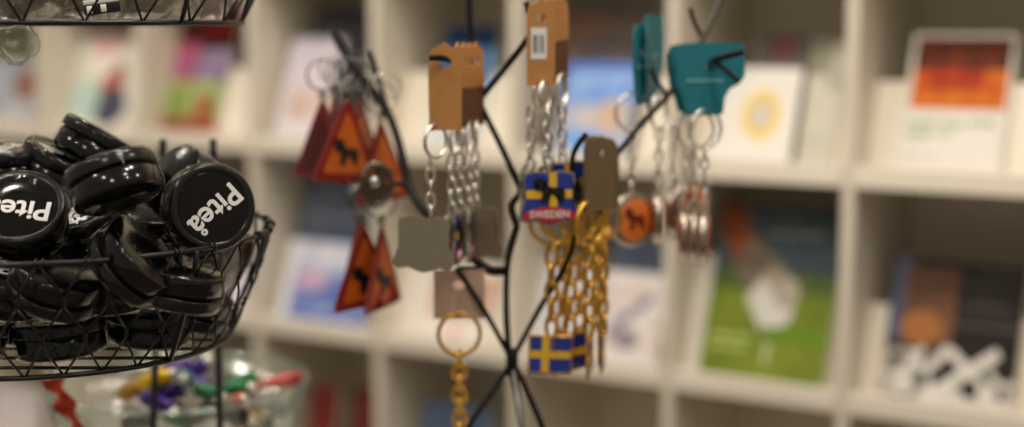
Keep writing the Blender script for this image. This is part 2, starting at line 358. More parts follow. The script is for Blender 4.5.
# bottom cells: books lying back on the board below
def lowbook(label, px0, px1, py_top, m, d):
    a = at(px0, py_top, d); b = at(px1, py_top, d); w = (b-a).dot(SD)/1
    p = (a+b)/2
    q = R3.transposed() @ (p-P0)
    # slide along the sight line until it sits 6 cm into the cell
    dr = R3.transposed() @ ray((px0+px1)/2, py_top)
    q = q+dr*((.05-q.y)/dr.y)
    zb = -2*ROWH+.0165; h = q.z-zb
    d2 = (P0+R3 @ q-CAM).dot(FW); w = (px1-px0)/F*d2/(.85-.3*0+.0)
    t = thing('brochure', label, 'brochure', P0+R3 @ Vector((q.x, .05, zb)), R3 @ Matrix.Rotation(-math.radians(8), 3, 'X'), 'brochures on the display shelf')
    bm = bmesh.new(); bbox(bm, -w/2, -.006, .001, w/2, -.0052, h*1.02, bev=.0002); obj('front_cover', bm, m, t, False)
    bm = bmesh.new(); bbox(bm, -w/2+.001, -.0051, .002, w/2-.001, -.0008, h*1.02-.001, bev=.0002); obj('pages', bm, PAPER, t, False)
    bm = bmesh.new(); bbox(bm, -w/2, -.0008, .001, w/2, 0, h*1.02, bev=.0002); obj('back_cover', bm, PAPER, t, False)
lowbook('red booklet on the bottom shelf right of the glass bowl', 304, 333, 388, cover('red cover', (150, 62, 56), [('r', 0, .5, 1, 1, (140, 56, 52))]), 2.4)
lowbook('second red booklet on the bottom shelf, right of the first', 347, 378, 391, cover('dull red cover', (140, 58, 54), [('r', 0, .9, 1, 1, (120, 50, 48))]), 2.4)
lowbook('blue booklet on the bottom shelf behind the gold chain', 414, 488, 408, cover('blue cover', (92, 118, 150), [('n', 0, .6, 1, 1, (80, 110, 148), (120, 140, 165), 4)]), 2.3)

lowbook('pale lavender booklet on the bottom shelf at the far left edge', -20, 46, 384, cover('pale lavender cover', (226, 220, 224), [('n', 0, .5, 1, 1, (206, 198, 214), (232, 226, 224), 4), ('r', 0, .92, 1, 1, (170, 165, 140))]), 2.8)
lowbook('white booklet on the bottom shelf behind the left half of the glass bowl', 84, 148, 388, cover('white low cover', (216, 212, 204), [('n', 0, .5, 1, 1, (200, 196, 188), (226, 222, 214), 4)]), 2.7)
lowbook('second white booklet on the bottom shelf behind the right half of the glass bowl', 190, 250, 392, cover('white low cover two', (214, 210, 200), [('n', 0, .5, 1, 1, (196, 196, 190), (222, 218, 212), 4)]), 2.6)

# ------------------------------------------------------------------ baskets
def basket_mesh(r_top, r_bot, h, cols, rows):
    """chicken wire side, rim at z=0"""
    bm = bmesh.new()
    def P(i, t):
        r = r_top+(r_bot-r_top)*(t**1.25); a = 2*math.pi*i/cols
        return Vector((r*math.cos(a), r*math.sin(a), -h*t))
    tw = .045
    for k in range(rows+1):
        for i in range(cols):
            o = i+.5*(k % 2); t = k/rows
            if 0 < k < rows:
                p, q = P(o, t-tw), P(o, t+tw)
                for s in (0, math.pi):
                    ax = (q-p); side = Vector((-math.sin(2*math.pi*o/cols), math.cos(2*math.pi*o/cols), 0)); rad = Vector((math.cos(2*math.pi*o/cols), math.sin(2*math.pi*o/cols), 0))
                    tube(bm, [p+ax*u/6+(side*math.cos(s+u*1.0)+rad*math.sin(s+u*1.0))*.0011 for u in range(7)], .0009, 5)
            if k < rows:
                for s in (-.5, .5):
                    a = P(o, t+(tw if k else 0)); b = P(o+s, (k+1)/rows-(tw if k < rows-1 else 0))
                    m_ = (a+b)/2; rr = Vector((m_.x, m_.y, 0)).normalized()
                    tube(bm, [a, m_+rr*.0012, b], .0010, 5)
            elif True: pass
    return bm
def basket(label, ctr, r_top, r_bot, h, cols, rows, rim_r=.0022, rows_grid=9):
    t = thing('wire_basket', label, 'basket', ctr, 0., 'black wire baskets')
    bm = bmesh.new(); tube(bm, circle(r_top, 96), rim_r, 10, True)   # with the mesh ends wrapped round it
    for i in range(cols):
        a = 2*math.pi*i/cols; c = Vector((r_top*math.cos(a), r_top*math.sin(a), 0)); rad = c.normalized(); tan = Vector((-rad.y, rad.x, 0))
        tube(bm, [c+(rad*math.cos(u)+Vector((0, 0, 1))*math.sin(u))*(rim_r+.0009)+tan*(u*.0007-.002) for u in [k*.8 for k in range(12)]], .0009, 5)
    obj('rim', bm, BLACK_WIRE, t)
    bm = bmesh.new(); tube(bm, circle(r_bot, 80, -h), .0021, 8, True); obj('base_ring', bm, BLACK_WIRE, t)
    obj('wire_mesh', basket_mesh(r_top, r_bot, h, cols, rows), BLACK_WIRE, t)
    bm = bmesh.new()
    for i in range(1, rows_grid):
        y = -r_bot+2*r_bot*i/rows_grid; hw = math.sqrt(r_bot*r_bot-y*y)
        tube(bm, [(-hw, y, -h+.0005), (hw, y, -h+.0005)], .0014, 6)
    obj('base_grid', bm, BLACK_WIRE, t)
    for i in range(6):
        a = 2*math.pi*(i+.22)/6-math.pi/2-.35
        bm = bmesh.new(); pts = []
        for u in range(9):
            v = u/8; r = (r_top+(r_bot-r_top)*(v**1.25))+.0022; pts.append((r*math.cos(a), r*math.sin(a), -h*v))
        tube(bm, pts, .0019, 6); obj('rib', bm, BLACK_WIRE, t)
    return t
BC = at(45, 230, 1.2)
RT_, RB_, HB = .181, .147, .088
low = basket('large black wire basket heaped with round black tins', BC, RT_, RB_, HB, 34, 3)
for px0, px1 in ((163, 153), (213, 220)):
    a = at(px0, 139, 1.36); b = at(px1, 426, 1.36); d = (b-a)
    bm = bmesh.new(); e = b+d*((.862-b.z)/d.z)
    tube(bm, [a-BC, a-BC+d*.01, b-BC, e-BC], .0033, 8); 
    rod = obj('support_rod', bm, BLACK_WIRE, low)
    # short arm that ties the rod to the rim
    q = a+d*.33-BC; rr = Vector((q.x, q.y, 0)).normalized()*RT_
    bm = bmesh.new(); tube(bm, [q, Vector((rr.x, rr.y, 0))], .002, 6); obj('rod_bracket', bm, BLACK_WIRE, rod)
UC = at(56, 23, 1.2)+Vector((0, 0, .1))
upb = basket('upper black wire basket of clear plastic bags, cut off by the top edge', UC, .185, .15, .1, 22, 2)
for i in range(3):
    a = 2*math.pi*i/3+.5
    bm = bmesh.new(); tube(bm, [(.185*math.cos(a), .185*math.sin(a), 0), (.02*math.cos(a), .02*math.sin(a), .9)], .002, 6); obj('hanger_wire', bm, BLACK_WIRE, upb)

# ------------------------------------------------------------------ tins
TR, THK = .0335, .027
def make_tin(label):
    t = thing('souvenir_tin', label, 'tin', (0, 0, 0), 0., 'round black tins in the wire basket')
    bm = bmesh.new(); lathe(bm, [(TR*.9, -THK/2), (TR*.955, -THK/2+.001), (TR*.965, -THK/2+.003), (TR*.965, .0015), (TR*.93, .0022), (TR*.93, .0035)], 56); obj('container', bm, TIN_BLACK, t)
    bm = bmesh.new()
    lathe(bm, [(TR*.945, .0036), (TR, .0036), (TR*1.005, .0045), (TR*1.005, THK/2-.0042), (TR*.992, THK/2-.0024), (TR*.965, THK/2-.0009), (TR*.93, THK/2), (TR*.84, THK/2), (TR*.815, THK/2-.0006), (TR*.8, THK/2-.0014), (TR*.2, THK/2-.0014)], 56)
    lid = obj('lid', bm, TIN_EDGE, t)
    bm = bmesh.new(); lathe(bm, [(TR*.79, THK/2-.0016), (TR*.795, THK/2-.0011), (TR*.78, THK/2-.0009), (TR*.4, THK/2-.0009), (.001, THK/2-.0009)], 48); obj('printed_disc', bm, TIN_DISC, lid)
    x = link_mesh('lettering', LET, WHITE_INK, lid); x.location = (0, .0022, THK/2-.0007); x['label'] = 'white lettering on the lid'
    bm = bmesh.new()
    prof = [(.006, -THK/2-.0012), (TR*.9, -THK/2-.0012), (TR*1.0, -THK/2+.001), (TR*1.03, -THK/4), (TR*1.02, 0), (TR*1.03, THK/4), (TR*1.02, THK/2-.003), (TR*.97, THK/2+.0006), (TR*.85, THK/2+.0012), (TR*.5, THK/2+.0010), (.006, THK/2+.0010)]
    lathe(bm, prof, 56, True)
    for v in bm.verts:
        q = Vector((math.atan2(v.co.y, v.co.x)*5, v.co.z*30, v.co.length*30)); k = noise.noise(q)
        if v.co.xy.length > TR*.95: v.co.xy *= 1+.014*max(0, k)
        elif v.co.z < 0: v.co.z -= .0005*k
    w = obj('shrink_wrap', bm, WRAP, t); w['label'] = 'clear wrinkled shrink film'
    return t
LET = text_mesh('Piteå', .0238, .0002, .00045)
def tin_rot(n, up):
    n = n.normalized(); y = (up-n*up.dot(n)).normalized(); x = y.cross(n)
    return Matrix((x, y, n)).transposed()
tin0 = None
def put_tin(label, loc, n, up):
    global tin0
    if tin0 is None: tin0 = t = make_tin(label)
    else: t = dup(tin0, label)
    t.matrix_world = Matrix.Translation(loc) @ tin_rot(n, up).to_4x4()
    return t
put_tin('black tin with its white lettering upside down, front left of the heap', at(22, 217, 1.085), cv(.1, .6, .78), cv(0, -1, .8))
put_tin('black tin facing front at the basket\'s right, white lettering running downhill', at(208, 208, 1.12), cv(.47, .06, .86), cv(.73, -.68, 0))
put_tin('black tin on edge across the heap, sloping up to the right', at(114, 182, 1.06), cv(-.36, .92, -.16), cv(1, .3, 0))
put_tin('topmost black tin of the heap, tilted down to the right', at(97, 147, 1.2), cv(.48, .86, -.1), cv(0, 0, 1))
put_tin('black tin just left of and below the topmost one', at(60, 168, 1.19), cv(.45, .84, .1), cv(1, 0, 1))
put_tin('black tin lying almost flat at the left end of the heap', at(4, 164, 1.18), cv(.02, .96, .2), cv(1, .2, 0))
put_tin('black tin on edge behind the front wires, its ridged side catching silvery highlights', at(134, 262, 1.075), cv(-.78, -.6, -.2), cv(0, 0, 1))
put_tin('black tin peeking up between the edge-on tin and the right-hand one', at(180, 186, 1.2), cv(.55, -.5, -.65), cv(0, 1, 0))
fl = BC.z-HB+.003
rt = random.Random(5)
def bt(label, ang, r, dz, tilt):
    a = math.radians(ang); k = rt.uniform(0, 6.3)
    n = Vector((math.cos(k)*tilt, math.sin(k)*tilt, 1)); lift = .0335*math.sin(math.atan(tilt))*.9
    put_tin(label, Vector((BC.x+r*math.cos(a), BC.y+r*math.sin(a), fl+THK/2+.002+dz+lift)), n, Vector((math.cos(a*3), math.sin(a*3), .1)))
for i in range(9): bt('black tin in the bottom layer of the heap, buried behind the wire mesh', i*40+12, .108, 0, .1)
for i in range(3): bt('black tin in the bottom layer of the heap, buried behind the wire mesh', i*120+30, .039, 0, .05)
for i in range(9): bt('black tin in the second layer of the heap, buried behind the wire mesh', i*40-8, .116, .034, .3)
put_tin('black tin jammed upright against the right end of the basket', at(216, 260, 1.22), cv(-.8, .45, -.3), cv(0, 1, 0))
put_tin('black tin under the right-hand lettered one, pressed to the wires', at(180, 284, 1.1), cv(-.25, -.93, -.15), cv(0, 1, 0))
put_tin('black tin low against the right end of the basket, below the upright one', at(190, 304, 1.18), cv(-.35, -.9, -.1), cv(0, 1, 0))
put_tin('black tin under the upside-down lettered one, pressed to the wires', at(56, 284, 1.075), cv(-.35, -.8, -.3), cv(1, 1, 0))
put_tin('black tin deep in the heap between the edge-on ones', at(84, 222, 1.15), cv(-.2, .8, .5), cv(1, 0, 0))
put_tin('black tin deep in the heap behind the right-hand lettered one', at(150, 222, 1.19), cv(-.2, -.8, -.3), cv(1, 0, 0))

# ------------------------------------------------------------------ bags in the upper basket
def make_bag(label, loc, sx, sy, sz, seed):
    t = thing('plastic_bag', label, 'bag', loc, 0., 'clear bags in the upper basket')
    for nm, m, k, am in (('bag_film', BAG, 1., .3), ('contents', mat('grey contents', (150, 145, 135), .5, .3, .35, 60, .4), .72, .2)):
        bm = bmesh.new(); bmesh.ops.create_icosphere(bm, subdivisions=4, radius=1)
        for v in bm.verts:
            q = v.co*1.6+Vector((seed*3.1, seed, 0)); d = noise.noise(q)*am+abs(noise.noise(q*2.5))*am*.7
            v.co = v.co*(1+d-.15)*k
            v.co = Vector((v.co.x*sx, v.co.y*sy, max(v.co.z, -.72)*sz))
        obj(nm, bm, m, t)
    return t
ub = UC.z-.1
for i, (px, d, sx, lab) in enumerate(((20, 1.13, .05, 'clear plastic bag at the left end of the upper basket'), (84, 1.15, .056, 'clear plastic bag behind the small black tag in the upper basket'), (142, 1.17, .05, 'clear plastic bag in the upper basket right of the vertical wire'), (196, 1.24, .042, 'clear plastic bag at the right end of the upper basket'))):
    p = at(px, 22, d); p.z = ub+.04
    make_bag(lab, p, sx, .045, .052, i+1)
t = thing('price_tag', 'small black tag with a white band in the upper basket', 'tag', at(102, 6, 1.075), tin_rot(cv(.1, 0, 1), cv(-.15, 1, 0)))
bm = bmesh.new(); bbox(bm, -.013, -.0055, -.001, .013, .0055, .001, bev=.0006); obj('tag_card', bm, INK, t)
bm = bmesh.new(); bbox(bm, -.0128, .002, .00102, .0128, .0053, .0013, bev=.0001); obj('white_band', bm, WHITE_INK, t)
bm = bmesh.new(); bbox(bm, -.011, -.0045, .00102, -.007, .001, .0013, bev=.0001); bbox(bm, -.001, -.0045, .00102, .003, .001, .0013, bev=.0001); obj('printed_marks', bm, WHITE_INK, t)
# bag hanging down through the base
t = thing('plastic_bag', 'clear plastic bag sagging through the wires under the upper basket', 'bag', at(14, 25, 1.1), 0., 'clear bags in the upper basket')
BAG_THIN = film('thin clear bag film', .84, .35, (205, 205, 190), .25, 30)
bm = bmesh.new(); bmesh.ops.create_icosphere(bm, subdivisions=4, radius=1)
for v in bm.verts:
    d = 1+.25*noise.noise(v.co*2+Vector((9, 2, 1))); v.co = Vector((v.co.x*.017*d*(1-.3*v.co.z*-1), v.co.y*.012*d, v.co.z*.016*d-.014))
obj('bag_film', bm, BAG_THIN, t)

# ------------------------------------------------------------------ table, bowl and trinkets
TZ = .86
tb = thing('display_table', 'pale display table carrying the keychain stand and the glass bowl', 'table', Vector((0, 1.45, 0)), 0.)
bm = bmesh.new(); bbox(bm, -.75, -.26, TZ-.03, .5, .26, TZ, bev=.003); obj('tabletop', bm, TABLE, tb, False)
for x in (-.7, .45):
    for y in (-.22, .22):
        bm = bmesh.new(); bbox(bm, x-.02, y-.02, 0, x+.02, y+.02, TZ-.0305, bev=.003); obj('leg', bm, TABLE, tb, False)
GC = at(178, 381, 1.51); GR = .131; GH = GC.z-TZ-.001
bw = thing('glass_bowl', 'clear glass bowl of coloured trinkets, under the black basket', 'bowl', Vector((GC.x, GC.y, TZ+.0005)), 0.)
bm = bmesh.new()
prof = [(.02, 0), (.07, 0), (.085, .01), (.112, GH*.45), (GR, GH), (GR-.003, GH+.001), (.108, GH*.45), (.081, .014), (.066, .005), (.02, .005)]
lathe(bm, prof, 64); obj('bowl', bm, GLASS, bw)
bm = bmesh.new(); tube(bm, circle(GR-.001, 72, GH+.001), .0025, 8, True); obj('rim', bm, film('bowl rim glass', .72, .15, (205, 225, 212), .05), bw)
def make_trinket(label, m, cap):
    t = thing('trinket', label, 'trinket', (0, 0, 0), 0., 'coloured trinkets in the glass bowl')
    bm = bmesh.new(); lathe(bm, [(.002, -.025), (.0075, -.024), (.010, -.019), (.010, .012), (.0075, .017), (.003, .018)], 20); obj('barrel', bm, m, t)
    bm = bmesh.new(); lathe(bm, [(.0062, .0171), (.0068, .019), (.0055, .024), (.002, .025)], 20); c = obj('end_cap', bm, cap, t)
    bm = bmesh.new(); tube(bm, [Vector((.005*math.cos(u), 0, .029+.005*math.sin(u))) for u in [2*math.pi*i/16 for i in range(16)]], .0009, 6, True); obj('loop', bm, SILVER, c)
    return t
TCOL = {n: mat(n+' lacquer', c, .22, .35, .05) for n, c in dict(yellow=(225, 185, 20), purple=(62, 30, 120), green=(25, 105, 60), silver=(190, 188, 182), pink=(205, 95, 85), gold=(175, 130, 50), teal=(60, 130, 150), black=(20, 20, 22), navy=(30, 32, 70), white=(225, 225, 220)).items()}
tproto = {}
def put_trinket(label, px, py, d, colr, nx, ny, nz):
    if colr not in tproto: tproto[colr] = t = make_trinket(label, TCOL[colr], SILVER)
    else: t = dup(tproto[colr], label)
    t.matrix_world = Matrix.Translation(at(px, py, d)) @ tin_rot(cv(nx, ny, nz), cv(.2, .1, 1)).to_4x4() @ Matrix.Scale(.82, 4)
for a in (('yellow trinket on top of the bowl heap, left of the purple ones', 158, 379, 1.44, 'yellow', 1, .35, .2),
          ('gold trinket at the left of the bowl heap', 138, 388, 1.45, 'gold', 1, .4, .1),
          ('silver trinket at the top left of the bowl heap', 134, 374, 1.5, 'silver', .8, .3, .5),
          ('uppermost purple trinket in the bowl heap', 197, 371, 1.5, 'purple', .7, .7, .2),
          ('purple trinket right under the yellow one', 172, 392, 1.44, 'purple', 1, .25, .2),
          ('purple trinket between the uppermost purple and green ones', 200, 385, 1.46, 'purple', .9, -.3, .4),
          ('teal trinket pointing at the viewer in the heap', 185, 379, 1.44, 'teal', .1, .1, 1),
          ('green trinket at the centre right of the bowl heap', 236, 390, 1.46, 'green', 1, .15, .2),
          ('green trinket behind the pink stick\'s left end', 244, 381, 1.52, 'green', 1, .4, -.2),
          ('green trinket nearest the bowl front', 212, 394, 1.42, 'green', .8, -.2, .5),
          ('white trinket at the far left of the bowl', 112, 396, 1.5, 'white', .7, .5, .3),
          ('navy trinket low in the bowl centre', 170, 410, 1.45, 'navy', 1, .1, .1),
          ('navy trinket low in the bowl, right', 222, 410, 1.45, 'navy', 1, -.1, .1),
          ('gold trinket low in the bowl under the green ones', 250, 418, 1.46, 'gold', 1, .3, .1),
          ('teal trinket low at the bowl\'s right side', 272, 412, 1.5, 'teal', 1, .6, .1),
          ('silver trinket low at the bowl centre', 196, 421, 1.44, 'silver', .6, .2, .5),
          ('pink trinket low in the bowl\'s right half', 238, 402, 1.43, 'pink', .5, .2, .8),
          ('green trinket low at the bowl centre, seen through the glass', 182, 420, 1.42, 'green', 1, -.4, .2),
          ('black trinket at the lower left of the two rods, seen through the glass', 142, 421, 1.43, 'black', 1, .2, .1),
          ('black trinket between the two rods, seen through the glass', 204, 411, 1.41, 'black', .8, .5, .1),
          ('black trinket right of the right-hand rod, seen through the glass', 236, 416, 1.43, 'black', 1, -.2, .2),
          ('purple trinket low in the bowl by the left rod', 160, 404, 1.42, 'purple', .9, -.4, .2),
          ('purple trinket behind the yellow one', 180, 368, 1.53, 'purple', 1, .1, .1),
          ('silver trinket at the heap\'s right, under the pink stick', 262, 398, 1.46, 'silver', 1, .4, .3),
          ('green trinket low at the right, seen through the glass', 262, 424, 1.47, 'green', 1, .2, .3),
          ('white trinket low in the bowl\'s left half', 130, 412, 1.46, 'white', 1, -.3, .2)):
    put_trinket(*a)
t = thing('pencil', 'pink stick poking out of the right side of the glass bowl', 'pencil', at(274, 384, 1.5), tin_rot(cv(1, .3, .1), cv(0, 0, 1)))
bm = bmesh.new(); lathe(bm, [(.0055, -.03), (.007, -.029), (.007, .02), (.0066, .021)], 14); obj('shaft', bm, TCOL['pink'], t)
bm = bmesh.new(); lathe(bm, [(.0066, .0211), (.007, .022), (.006, .029), (.003, .031)], 14); obj('tip', bm, mat('dull red tip', (165, 60, 55), .4), t)
# clear crumpled bag and the red ribbon left of the bowl
t = thing('plastic_bag', 'crumpled clear bag lying in the left half of the glass bowl', 'bag', at(110, 398, 1.49), 0.)
bm = bmesh.new(); bmesh.ops.create_icosphere(bm, subdivisions=4, radius=1)
for v in bm.verts:
    d = 1+.4*noise.noise(v.co*2.2+Vector((4, 7, 1))); v.co = Vector((v.co.x*.024*d, v.co.y*.018*d, v.co.z*.02*d))
obj('bag_film', bm, BAG, t)
rp = [at(52, 378, 1.33), at(57, 388, 1.33), at(62, 394, 1.34), at(64, 404, 1.34), at(70, 412, 1.34), at(76, 424, 1.33), at(78, 440, 1.33)]
t = thing('ribbon_strap', 'crumpled orange-red strap dangling under the black basket', 'strap', rp[0], 0.)
bm = bmesh.new(); pts = smooth_pts(rp, 6); vs = []
for i, p in enumerate(pts):
    a = i*.35; w = Vector((math.cos(a)*.004+.0065, math.sin(a)*.004, .003)); n_ = Vector((0, .0006, 0)); q = p-rp[0]
    vs.append([bm.verts.new(q-w-n_), bm.verts.new(q+w-n_), bm.verts.new(q+w+n_), bm.verts.new(q-w+n_)])
for a_, b_ in zip(vs, vs[1:]):
    for k in range(4): bm.faces.new((a_[k], a_[(k+1) % 4], b_[(k+1) % 4], b_[k]))
bm.faces.new(vs[0][::-1]); bm.faces.new(vs[-1])
obj('strap', bm, mat('orange red plastic', (228, 78, 42), .35, 0, .2, 60), t)
bm = bmesh.new(); hk = rp[0]-rp[0]; tube(bm, [hk, hk+Vector((0, -.002, .02)), hk+Vector((0, -.06, .05))], .0006, 5); obj('cord', bm, BLACK_WIRE, t)

# ------------------------------------------------------------------ keychain stand
ST = at(512, 360, 1.32)
st = thing('keychain_stand', 'black wire keychain stand with branching arms in the middle', 'stand', Vector((ST.x, ST.y, TZ+.0005)), 0.)
SO = Vector((ST.x, ST.y, TZ+.0005))
def wire(name, pts, r=.0027, m=RACK_WIRE, k=5, straight=False):
    P = [at(*p)-SO for p in pts]
    if not straight: P = smooth_pts(P, k)
    bm = bmesh.new(); tube(bm, P, r, 8); return obj(name, bm, m, st)
wire('pole', [(468, -60, 1.32), (470, 20, 1.32), (474, 62, 1.32), (480, 102, 1.31)], .003)
wire('pole', [(480, 104, 1.31), (498, 140, 1.305), (516, 178, 1.3)], .0028)
wire('pole', [(517, 226, 1.3), (508, 262, 1.31), (506, 300, 1.32), (508, 345, 1.32), (512, 362, 1.32)], .0028)
wire('pole', [(516, 178, 1.3), (520, 192, 1.302), (512, 206, 1.302), (517, 226, 1.3)], .0028)
wire('arm', [(481, 98, 1.31), (508, 65, 1.28), (530, 35, 1.255), (534, 28, 1.24)], .0027)
wire('arm', [(480, 100, 1.31), (466, 80, 1.28), (456, 63, 1.24), (440, 58, 1.205), (429, 58, 1.2)], .0026)
wire('arm', [(534, 28, 1.24), (529, 14, 1.236), (526, 2, 1.235)], .0024)
wire('arm', [(512, 360, 1.32), (484, 310, 1.3), (456, 268, 1.3)], .0025)
wire('crossbar', [(456, 269, 1.3), (480, 269, 1.305), (506, 270, 1.311)], .0022)
wire('arm', [(512, 360, 1.32), (540, 308, 1.3), (569, 258, 1.27), (576, 215, 1.265), (572, 160, 1.262), (586, 134, 1.25)], .0025)
wire('leg', [(512, 362, 1.32), (492, 393, 1.31), (466, 432, 1.3), (440, 500, 1.3)], .0027)
wire('leg', [(513, 362, 1.32), (527, 392, 1.31), (544, 432, 1.3), (566, 500, 1.3)], .0027)
bm = bmesh.new(); p1 = at(522, 430, 1.31)-SO; p0 = at(512, 362, 1.32)-SO; pe = p1+(p1-p0)*((-p1.z+.004)/(p1.z-p0.z)); tube(bm, [p0, p1, pe], .0034, 10); obj('centre_post', bm, mat('satin grey steel', (150, 148, 145), .35, .8), st)
bm = bmesh.new(); lathe(bm, [(.06, 0), (.062, .002), (.058, .0045), (.006, .006)], 40); bp = obj('base', bm, RACK_WIRE, st); bp.location = (pe.x, pe.y, 0)
bm = bmesh.new(); tube(bm, [p0+Vector((0, 0, .012)), p0-Vector((0, 0, .012))], .0055, 12); obj('hub', bm, RACK_WIRE, st)
wire('arm', [(334, 34, 1.42), (350, 62, 1.41), (374, 92, 1.4), (392, 122, 1.39), (403, 160, 1.37), (409, 186, 1.36), (421, 207, 1.33), (446, 232, 1.32), (484, 268, 1.312), (506, 271, 1.312)], .0041)
wire('arm', [(371, 52, 1.42), (384, 98, 1.4), (404, 160, 1.37)], .0024)
wire('arm', [(409, 187, 1.36), (396, 184, 1.36), (384, 190, 1.36), (376, 198, 1.35)], .0026)
wire('arm', [(577, 200, 1.266), (612, 160, 1.3), (640, 126, 1.33), (666, 98, 1.35)], .0026)
wire('arm', [(666, 98, 1.35), (684, 74, 1.345), (700, 44, 1.34), (716, 10, 1.34), (728, -20, 1.34)], .0026, mat('greyed wire', (95, 92, 88), .4, .5))
wire('arm', [(666, 98, 1.35), (684, 74, 1.362), (700, 64, 1.36), (711, 61, 1.33), (724, 57, 1.295), (742, 52, 1.275)], .003)
wire('arm', [(668, 97, 1.35), (654, 76, 1.36), (645, 50, 1.36), (640, 38, 1.355)], .0022)
wire('arm', [(712, 60, 1.318), (726, 70, 1.305), (739, 82, 1.3)], .0022)
wire('arm', [(703, 40, 1.34), (694, 22, 1.34), (690, 8, 1.34)], .002)

# ------------------------------------------------------------------ keychains
MOOSE = [(-.5, .12), (-.46, .22), (-.38, .24), (-.36, .3), (-.52, .4), (-.54, .56), (-.46, .49), (-.42, .63), (-.36, .51), (-.29, .66), (-.25, .5), (-.16, .6), (-.16, .46), (-.25, .36), (-.22, .26), (-.1, .3), (.05, .22), (.3, .22), (.42, .16), (.46, .02), (.44, -.05), (.46, -.2), (.4, -.32), (.42, -.48), (.34, -.48), (.33, -.3), (.26, -.1), (.06, -.08), (-.08, -.1), (-.1, -.3), (-.06, -.48), (-.14, -.48), (-.17, -.3), (-.24, -.46), (-.31, -.44), (-.23, -.24), (-.24, -.04), (-.3, .06), (-.4, .08)]
def rounded(w, h, r, top_notch=False):
    out = []
    for cx, cz, a0 in ((w/2-r, -r, 90), (-w/2+r, -r, 180)):
        pass
    for cx, cz, a0 in ((w/2-r, -h+r, -90), (w/2-r, -r, 0), (-w/2+r, -r, 90), (-w/2+r, -h+r, 180)):
        for i in range(5):
            a = math.radians(a0+i*22.5); out.append((cx+r*math.cos(a), cz+r*math.sin(a)))
    return out
def ring_bm(r, wr, turns=2):
    bm = bmesh.new(); pts = []
    n = 26*turns
    for i in range(n+1):
        a = math.pi/2+2*math.pi*turns*i/n; pts.append((r*math.cos(a), (i/n-.5)*wr*2.1*(turns-1), r*math.sin(a)))
    return tube(bm, pts, wr, 6)
def chain_bm(length, lr, wr, pitch=None):
    bm = bmesh.new(); pitch = pitch or lr*2.1; n = max(2, int(length/pitch))
    for i in range(n):
        z = -(i+.5)*length/n; hl = length/n*.5+wr*1.1
        pts = []
        for k in range(10):
            a = 2*math.pi*k/10; u, v = lr*.72*math.cos(a), hl*math.sin(a)
            pts.append((u, 0, z+v) if i % 2 else (0, u, z+v))
        tube(bm, pts, wr, 5, True)
    return bm
LINKP = [None]
def make_keychain(label, group, card_poly, card_m, card_drop, hole, ring_r, ring_w, m_metal, chain_len, link, pend, name='keychain', card2=None):
    """hangs from its origin; front is -y"""
    t = thing(name, label, 'keychain', (0, 0, 0), 0., group)
    z = 0
    if card_poly:
        bm = bmesh.new(); holed(bm, [(x, zz+card_drop) for x, zz in card_poly], (0, card_drop-.0145), .0042, -.0007, .0007); c = obj('card', bm, card_m, t, False)
        if card2:
            bm = bmesh.new(); bbox(bm, *card2[0], bev=.0001); s = obj('printed_label', bm, card2[1], c, False); s['label'] = card2[2]
        z = card_drop+min(p[1] for p in card_poly)+.003
    r = obj('key_ring', ring_bm(ring_r, ring_w), m_metal, t); r.location = (0, 0, z-ring_r+.002); r.rotation_euler = (0, 0, .9)
    z2 = z-2*ring_r+.003
    ch = obj('chain', chain_bm(chain_len, link, link*.3, LINKP[0]), m_metal, t); ch.location = (0, 0, z2)
    z3 = z2-chain_len+.001
    if pend:
        p = pend(t); p.location = (0, 0, z3)
    return t
OUTL = [(-.021, .0), (-.012, .002), (0, .0005), (.012, .002), (.021, .0), (.0225, -.006), (.0205, -.014), (.021, -.022), (.0245, -.031), (.0262, -.038), (.022, -.0425), (.013, -.041), (.006, -.044), (0, -.0455), (-.006, -.044), (-.013, -.041), (-.022, -.0425), (-.0262, -.038), (-.0245, -.031), (-.021, -.022), (-.0205, -.014), (-.0225, -.006)]
def scale_poly(p, k, c): return [(c[0]+(x-c[0])*k, c[1]+(z-c[1])*k) for x, z in p]
SWE = text_mesh('SWEDEN', .0085, .0002, .0001)
def pend_flag(t):
    bm = bmesh.new(); prism(bm, OUTL, -.0012, .0012); p = obj('pendant', bm, PEWTER, t, False); p['label'] = 'flag shaped plate with plain metal back'
    bm = bmesh.new(); prism(bm, scale_poly(OUTL, .93, (0, -.022)), -.0018, -.00121); obj('blue_field', bm, BLUE, p, False)
    bm = bmesh.new(); box(bm, .000, -.00225, -.0392, .0065, -.00181, .0002); box(bm, -.0195, -.00225, -.0215, -.0001, -.00181, -.0145); box(bm, .0066, -.00225, -.0215, .0195, -.00181, -.0145); obj('yellow_cross', bm, YELL, p, False)
    bm = bmesh.new(); prism(bm, [(-.022, -.0405), (-.0225, -.034), (-.016, -.0315), (-.008, -.0292), (0, -.0285), (.008, -.0292), (.016, -.0315), (.0225, -.034), (.022, -.0405), (.013, -.0385), (.006, -.041), (0, -.042), (-.006, -.041), (-.013, -.0385)], -.0030, -.0023); bn = obj('red_banner', bm, RED, p, False)
    w = link_mesh('lettering', SWE, WHITE_INK, p); w.rotation_euler = (math.pi/2, 0, 0); w.location = (0, -.0032, -.0353); w['label'] = 'white SWEDEN lettering'
    bm = bmesh.new(); prism(bm, [(.001+x*.027, -.0165+z*.02) for x, z in MOOSE], -.0033, -.0023); obj('moose_figure', bm, INK, p, False)
    return p
